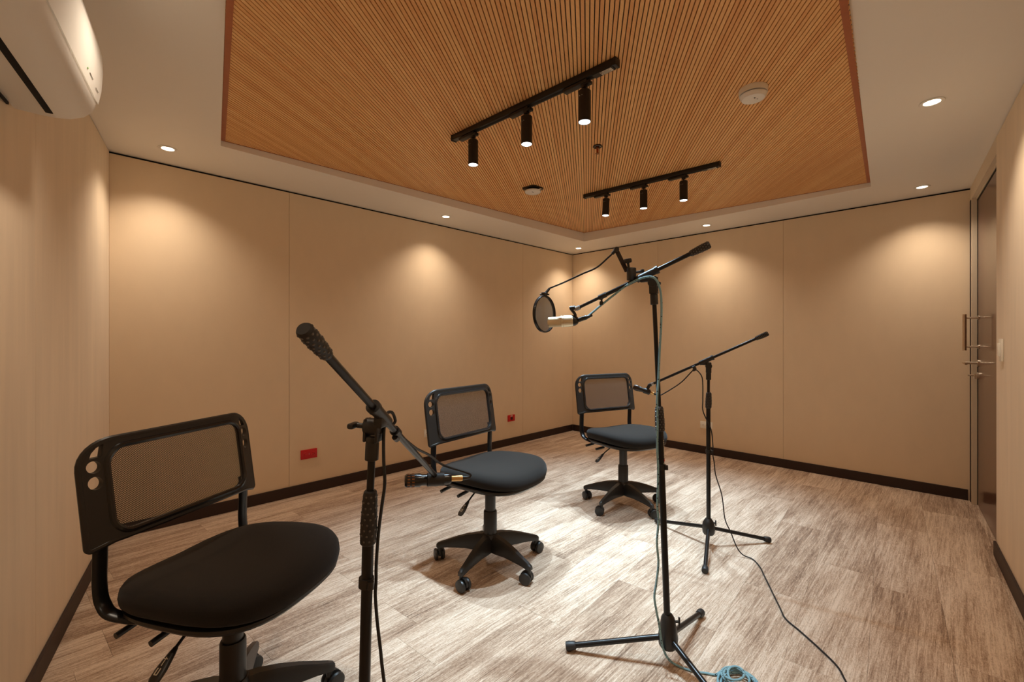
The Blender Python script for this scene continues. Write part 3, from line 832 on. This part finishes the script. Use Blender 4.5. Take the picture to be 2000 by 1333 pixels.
    for nm, p in pts.get('clips', []):
        pl = L(p); dd = tdir if nm == 'pole' else bd; r = .0122 if nm == 'pole' else .0080
        c = lathe([(r, -.010), (r + .004, -.010), (r + .004, .010), (r, .010)], 18, along(pl, pl + dd))
        x_, y_, _ = frame_of(dd); off = x_ if nm == 'pole' else -V((0, 0, 1))
        merge(c, lathe([(.0045, -.008), (.0072, -.008), (.0072, .008), (.0045, .008)], 12, along(pl + V(off) * (r + .007), pl + V(off) * (r + .007) + dd)))
        obj('cable_clip', c, 'black_plastic', t)
    return t

g_ = 'black boom microphone stands'
# stand 1: nearest, its base below the picture
s1b = (.462, .925)
PV1 = V((.495, .893, 1.068)); ME1 = V((.828, 1.154, .805)); D1 = ME1 - PV1
stand('nearest microphone stand in the left foreground, boom dipping to the right', s1b,
      [(s1b[0] + .37 * math.cos(R(a)), s1b[1] + .37 * math.sin(R(a)), 0) for a in (205, 325, 35)], .19,
      dict(clutch_lo=(.474, .914, .786), clutch_hi=(.478, .910, .905), top=(.481, .907, 1.012), collar=False, wing=-1, clips=[('pole', (.4715, .9165, .704)), ('boom', PV1 + D1 * .20)]),
      (PV1 - D1 * .70, PV1 - D1 * .53, PV1, ME1), g_)
# stand 2: tall, in the middle, with the studio mic
G2a, G2b, PV2, FE2 = V((1.636, .622, 1.577)), V((1.624, .690, 1.549)), V((1.578, .835, 1.466)), V((1.490, 1.098, 1.364))
stand('tall microphone stand in the middle carrying the pop filter', (1.628, .776), [(1.42, 1.086, 0), (2.0, .802, 0), (1.464, .441, 0)], .19,
      dict(clutch_lo=(1.607, .797, .886), clutch_hi=(1.604, .800, .981), top=(1.590, .814, 1.410), clips=[('pole', (1.6105, .794, .751))]), (G2a, G2b, PV2, FE2), g_)
# stand 3: far
G3a, G3b, PV3, FE3 = V((2.873, .765, 1.272)), V((2.845, .825, 1.243)), V((2.738, 1.063, 1.092)), V((2.606, 1.348, .956))
stand('far microphone stand near the right back wall, lower boom', (2.746, 1.053), [(3.024, .806, 0), (2.393, .936, 0), (2.82, 1.418, 0)], .16,
      dict(clutch_lo=(2.745, 1.054, .822), clutch_hi=(2.747, 1.052, .918), top=(2.746, 1.053, 1.035), collar=False, clips=[('pole', (2.746, 1.053, .563)), ('boom', V((2.703, 1.122, 1.066)))]), (G3a, G3b, PV3, FE3), g_)
# printed mark on the tall stand's lower tube
bm = new()
tl0, tl1 = V((1.628, .776, .09)), V((1.607, .797, .886))
def on_tube(z, a):   # point on the lower tube's surface
    p = tl0 + (tl1 - tl0) * ((z - .09) / (.796)); return p + V((math.cos(a), math.sin(a), 0)) * .01225
st2 = [o for o in bpy.data.objects if o.name.startswith('microphone_stand')][1]
lt2 = [o for o in st2.children if o.name.startswith('lower_tube')][0]
ang0 = R(44.72 + 180 + 52)
def mark(z, w_, h_, m, da=0, skew=0):
    p = on_tube(z, ang0 + da) - V((1.628, .776, 0)); mm = M.Translation(p) @ M.Rotation(ang0 + da, 4, 'Z') @ M.Rotation(skew, 4, 'X')
    return box((0, 0, 0), (.0006, w_, h_), 0, 2, mm)
random.seed(3)
for k in range(9): merge(bm, mark(.852 - k * .0078, .0052 if k % 2 else .0042, .0056 if k % 3 else .004, None))
merge(bm, mark(.765, .0042, .017, None, .12, R(35))); merge(bm, mark(.768, .0042, .010, None, -.2, R(-30)))
obj('printed_name', bm, 'print_white', lt2, False)
obj('printed_logo', mark(.777, .006, .007, None), 'print_red', lt2, False)

# ------------------------------------------------------------------ microphones
def local(t, pts): return [V(p) - t.location for p in pts]
# mic 2: large condenser
a0, a1 = V((1.418, 1.196, 1.306)), V((1.486, 1.112, 1.314))
t = thing('studio_microphone', 'champagne metal studio microphone hanging in front of the pop filter', 'microphone', a1)
m = along(a0 - a1, a1 - a1)      # z from tip to tail
LM = (a1 - a0).length
hd = loft([[V((x * k, y * k, z)) for x, y in rrect(.042, .034 if z < .002 else .042, .012, 5)] for z, k in ((0, .86), (.003, .97), (.052, 1.0), (.055, .98))])
obj('grille', merge(new(), hd, m), 'champ_grille', t, True, 40)
fr = new()
for s in (-1, 1): merge(fr, box((s * .0205, 0, .026), (.004, .022, .054), .0015, 2))
merge(fr, box((0, 0, .001), (.040, .012, .004), .0015, 2)); bmesh.ops.transform(fr, matrix=m, verts=fr.verts)
obj('grille_frame', fr, 'champagne', t)
obj('body', lathe([(.0, .054), (.0235, .054), (.0240, .057), (.0240, .061), (.0228, .062), (.0228, .064), (.0240, .065), (.0240, LM - .010), (.0225, LM - .006), (.0, LM - .006)], 32, m), 'champagne', t)
obj('end_cap', lathe([(.0222, LM - .0062), (.0215, LM + .002), (.017, LM + .012), (.011, LM + .017), (0, LM + .018)], 28, m), 'black_gloss', t)
yk = catmull([(0, 0, .006), (.002, -.004, .024), FE2 - a1 + V((-.012, .026, .003)), FE2 - a1], 5)
obj('mount', merge(tube(yk, .0062, 10), rod(FE2 - a1 + V((-.0120, .028, .0)), FE2 - a1 + V((-.003, .009, .003)), .009, seg=14)), 'black_plastic', t)
XL = V((1.507, 1.064, 1.3267))
x0 = a1 + (a1 - a0).normalized() * .016
# pop filter
pc = V((1.428, 1.222, 1.343)); PR = .078
t = thing('pop_filter', 'round black pop filter on a thin curved gooseneck', 'pop filter', pc)
nrm = V((.113, -.994, 0)); pmx = along((0, 0, 0), nrm, (0, 0, 1))
obj('hoop', lathe([(PR - .005, -.006), (PR, -.006), (PR + .001, 0), (PR, .006), (PR - .005, .006)], 56, pmx, False), 'black_gloss', t)
def disc(r, z, n=40):
    bm = new(); vs = [bm.verts.new((r * math.cos(2 * math.pi * k / n), r * math.sin(2 * math.pi * k / n), z)) for k in range(n)]; bm.faces.new(vs); return bm
for z_, a_ in ((-.003, 0), (.003, 31)):
    o = obj('mesh_screen', disc(PR - .0045, z_), 'pop_net', t, False); o.matrix_local = pmx @ M.Rotation(R(a_), 4, 'Z')
tp = V((0, 0, PR))
ck = box((0, 0, PR + .006), (.020, .022, .014), .003, 2); merge(ck, rod((.004, -.004, PR + .010), (.016, -.014, PR + .030), .0065, .005, 10)); merge(ck, rod((-.014, .014, PR + .004), (.014, -.014, PR + .004), .0035, seg=8))
obj('hoop_clamp', ck, 'black_plastic', t)
gn = catmull([V((.016, -.014, PR + .030)) + pc, V((1.464, 1.151, 1.471)), V((1.490, 1.075, 1.502)), V((1.510, 1.019, 1.524)), V((1.522, .972, 1.560)), V((1.531, .944, 1.585))], 8)
obj('gooseneck', tube([p - pc for p in gn], .0034, 10), 'steel_black', t)
tb0, tb1 = V((1.531, .942, 1.588)), V((1.549, .905, 1.500))
bk = rod(gn[-5] - pc, tb0 - pc, .0065, seg=12); merge(bk, lathe([(.0, -.010), (.0095, -.010), (.0095, .010), (0, .010)], 18, M.Translation(tb0 - pc) @ M.Rotation(R(-45), 4, 'Z') @ M.Rotation(R(90), 4, 'X')))
obj('neck_socket', bk, 'black_plastic', t)
bx = along(tb0 - pc, tb1 - pc, (.7, .7, 0)); Lb = (tb1 - tb0).length
bk = box((0, 0, Lb / 2), (.017, .004, Lb), .0008, 1, bx)
foot = V((1.561, .878, 1.492))
fx = along(tb1 - pc, foot - pc, (.7, .7, 0)); merge(bk, box((0, 0, .012), (.004, .017, .028), .0008, 1, fx))
obj('angle_bracket', bk, 'dark_metal', t)
cb = V((1.553, .888, 1.477)); bd2 = (FE2 - G2a).normalized()
ck = box((0, 0, .012), (.030, .026, .050), .005, 2, M.Translation(cb - pc) @ M.Rotation(R(-28), 4, 'Z'))
obj('boom_clamp', ck, 'black_plastic', t)
kb = lathe([(0, 0), (.005, 0), (.005, .020), (.014, .022), (.016, .026), (.016, .034), (.013, .038), (0, .038)], 8, M.Translation(cb - pc + V((-.006, .008, .034))) @ M.Rotation(R(-14), 4, 'Y'))
obj('clamp_screw', kb, 'black_gloss', t)
kb = rod(cb - pc + V((.008, -.008, .018)), cb - pc + V((.026, -.024, .022)), .005, seg=10); merge(kb, box((0, 0, 0), (.012, .030, .014), .004, 2, M.Translation(cb - pc + V((.030, -.028, .023))) @ M.Rotation(R(-45), 4, 'Z')))
obj('wing_screw', kb, 'black_plastic', t)

# mic 1: dark handheld-size mic with slotted head and gold plug
h1, q1 = V((.740, 1.196, .803)), V((.866, 1.128, .797))
t = thing('slotted_microphone', 'short dark microphone with slotted head on the nearest boom', 'microphone', h1)
m = along((0, 0, 0), q1 - h1); LM = (q1 - h1).length
obj('body', lathe([(0, 0), (.016, .001), (.0205, .006), (.0205, .046), (.0175, .052), (.0175, LM - .01), (.0135, LM), (0, LM)], 28, m), 'black_gloss', t)
bm = new()
for row in (0, 1):
    for j in range(14):
        a = 2 * math.pi * j / 14
        merge(bm, box((.0205, 0, .012 + row * .013), (.0012, .0042, .0085), .0005, 1, M.Rotation(a, 4, 'Z')))
bmesh.ops.transform(bm, matrix=m, verts=bm.verts)
o = obj('grille_slots', bm, 'brass', t, False)
hp = (ME1 - h1)
hl = rod(m @ V((0, 0, LM * .48)), m @ V((0, 0, LM * .84)), .0205, seg=22)
merge(hl, rod(m @ V((0, 0, LM * .62)), hp + V((0, 0, -.012)), .011, seg=14))
obj('mic_clip', hl, 'rubber', t)
obj('swivel', merge(rod(hp + V((0, 0, -.026)), hp + V((-.003, -.003, .006)), .0105, seg=8), box((0, 0, 0), (.018, .018, .014), .003, 1, M.Translation(hp + V((0, 0, -.018))))), 'silver', t)
plug1 = q1 + (q1 - h1).normalized() * .036
# mic 3
h3, q3 = V((2.560, 1.452, .936)), V((2.598, 1.352, .904))
t = thing('handheld_microphone', 'small dark dynamic microphone on the far boom', 'microphone', h3)
m = along((0, 0, 0), q3 - h3); LM = (q3 - h3).length
obj('head', lathe([(0, 0), (.013, .002), (.0185, .012), (.0195, .024), (.018, .036), (.0155, .042)], 24, m), 'dark_metal', t)
obj('body', lathe([(.0165, .040), (.0165, .046), (.0145, .052), (.0120, LM), (0, LM)], 22, m), 'black_plastic', t)
hp = FE3 - h3
hl = rod(m @ V((0, 0, LM * .62)), m @ V((0, 0, LM * .95)), .0175, seg=20); merge(hl, rod(m @ V((0, 0, LM * .75)), hp + V((-.006, .014, -.008)), .010, seg=12)); merge(hl, rod(hp + V((-.008, .018, -.010)), hp + V((-.001, .003, -.001)), .011, seg=14))
obj('mic_clip', hl, 'rubber', t)
plug3 = q3 + (q3 - h3).normalized() * .022

# ------------------------------------------------------------------ cables
def cable(name, label, path, r, m, plugdir, plug_len, pm, n=8):
    P = catmull(path, n); t = thing(name, label, 'cable', (path[0][0], path[0][1], path[0][2]))
    o0 = t.location.copy()
    obj('cord', tube([p - o0 for p in P], r, 8), m, t)
    pd_ = V(plugdir).normalized()
    b = lathe([(.0, -plug_len), (.0088, -plug_len), (.0092, -.004), (.0085, 0), (0, 0)], 18, along((0, 0, 0), pd_))
    pl = obj('plug', b, pm, t)
    obj('strain_relief', lathe([(.0075, 0), (.006, .010), (.004, .024), (0, .025)], 14, along((0, 0, 0), pd_)), 'black_plastic', pl)
    return t
# near stand cable
d1 = (q1 - h1).normalized()
c1 = [plug1, plug1 + d1 * .022 + V((0, 0, .000)), plug1 + d1 * .030 + V((-.012, .002, .016)), V((.835, 1.125, .846)), V((.745, 1.068, .903)), V((.655, 1.008, .952)),
V((0.551, 0.935, 1.0257)), V((0.548, 0.925, 1.0468)), V((0.532, 0.913, 1.0691)), V((0.512, 0.904, 1.0655)), V((0.501, 0.894, 1.0251)), V((0.496, 0.885, 0.9714)), V((0.495, 0.879, 0.9228)), V((0.493, 0.888, 0.8709)), V((0.493, 0.902, 0.8108)), V((0.492, 0.910, 0.7406)), V((0.489, 0.906, 0.7013)), V((0.488, 0.907, 0.6697)), V((0.486, 0.895, 0.6196)), V((0.486, 0.881, 0.5651)), V((0.484, 0.862, 0.5070)), V((.52, .86, .25)), V((.545, .82, .06)), V((.60, .76, .006)), V((.66, .62, .006)), V((.60, .45, .006)), V((.48, .40, .006))]
cable('microphone_cable', 'thin black cable running down beside the nearest microphone stand', c1, .0036, 'cable', q1 - h1, .036, 'gold')
# far stand cable, trailing over the floor
d3 = (q3 - h3).normalized()
c3 = [plug3, plug3 + d3 * .03, V((2.632, 1.275, .905)), V((2.668, 1.19, .972)), V((2.698, 1.128, 1.048)), V((2.710, 1.112, 1.052)), V((2.722, 1.085, 1.015)), V((2.722, 1.078, .96)), V((2.722, 1.078, .87)), V((2.724, 1.076, .80)), V((2.737, 1.036, .70)), V((2.752, 1.030, .60)), V((2.762, 1.034, .545)), V((2.758, 1.025, .50)), V((2.743, 1.010, 0.4276)), V((2.748, 0.977, 0.3157)), V((2.730, 0.953, 0.1886)), V((2.732, 0.922, 0.1195)), V((2.725, 0.887, 0.0474)), V((2.723, 0.853, 0.0140)), V((2.728, 0.804, 0.0045)), V((2.663, 0.749, 0.0045)), V((2.567, 0.698, 0.0045)), V((2.325, 0.571, 0.0045)), V((2.249, 0.530, 0.0045)), V((2.194, 0.462, 0.0045)), V((2.121, 0.377, 0.0045)), V((2.056, 0.313, 0.0045)), V((1.988, 0.278, 0.0045)), V((1.849, 0.207, 0.0045)), V((1.659, 0.151, 0.0045)), V((1.35, .12, .0045))]
cable('microphone_cable', 'thin black cable snaking over the carpet from the far stand', c3, .0034, 'cable', q3 - h3, .022, 'gold')
# blue cable: from the studio mic along the boom, down the tall pole, into a coil
c2 = [XL, V((1.514, 1.044, 1.3428)), V((1.524, 1.005, 1.3744)), V((1.534, 0.952, 1.4124)), V((1.543, 0.907, 1.4437)), V((1.539, 0.855, 1.4622)), V((1.544, 0.821, 1.4700)), V((1.547, 0.796, 1.4670)), V((1.555, 0.782, 1.4492)), V((1.563, 0.774, 1.4132)), V((1.575, 0.776, 1.3571)), V((1.583, 0.782, 1.2810)), V((1.586, 0.789, 1.1849)), V((1.583, 0.792, 1.0886)), V((1.574, 0.793, 1.0123)), V((1.573, 0.791, 0.9167)), V((1.578, 0.794, 0.8193)), V((1.582, 0.793, 0.7572)), V((1.583, 0.794, 0.6833)), V((1.584, 0.797, 0.6054)), V((1.587, 0.794, 0.5475)), V((1.581, 0.797, 0.4711)), V((1.581, 0.791, 0.3960)), V((1.572, 0.795, 0.3212)), V((1.563, 0.798, 0.2736)), V((1.561, 0.789, 0.2248)), V((1.564, 0.780, 0.1778)), V((1.569, 0.777, 0.1384)), V((1.584, 0.776, 0.0859)), V((1.609, 0.768, 0.0352)), V((1.635, 0.748, 0.0062)), V((1.648, 0.695, 0.0045)), V((1.675, 0.650, 0.0045)), V((1.693, 0.623, 0.0045))]
cc = V((1.700, .548, 0)); nl = 7
for k in range(nl * 10):
    a = R(62 - 36 * k); lp = k / 10
    rr = .070 + .016 * math.sin(lp * 2.1) - .004 * lp
    c2.append(cc + V((rr * 1.0 * math.cos(a) + .010 * math.sin(lp * 3), rr * .86 * math.sin(a) + .010 * math.cos(lp * 2.3), .0055 + .0075 * min(lp, 5.5) * (.55 + .45 * math.sin(a * .5 + lp)) )))
cable('microphone_cable', 'blue-grey braided cable hanging down the tall stand into a coil', c2, .0042, 'braid', XL - x0, (XL - x0).length, 'black_plastic', 6)
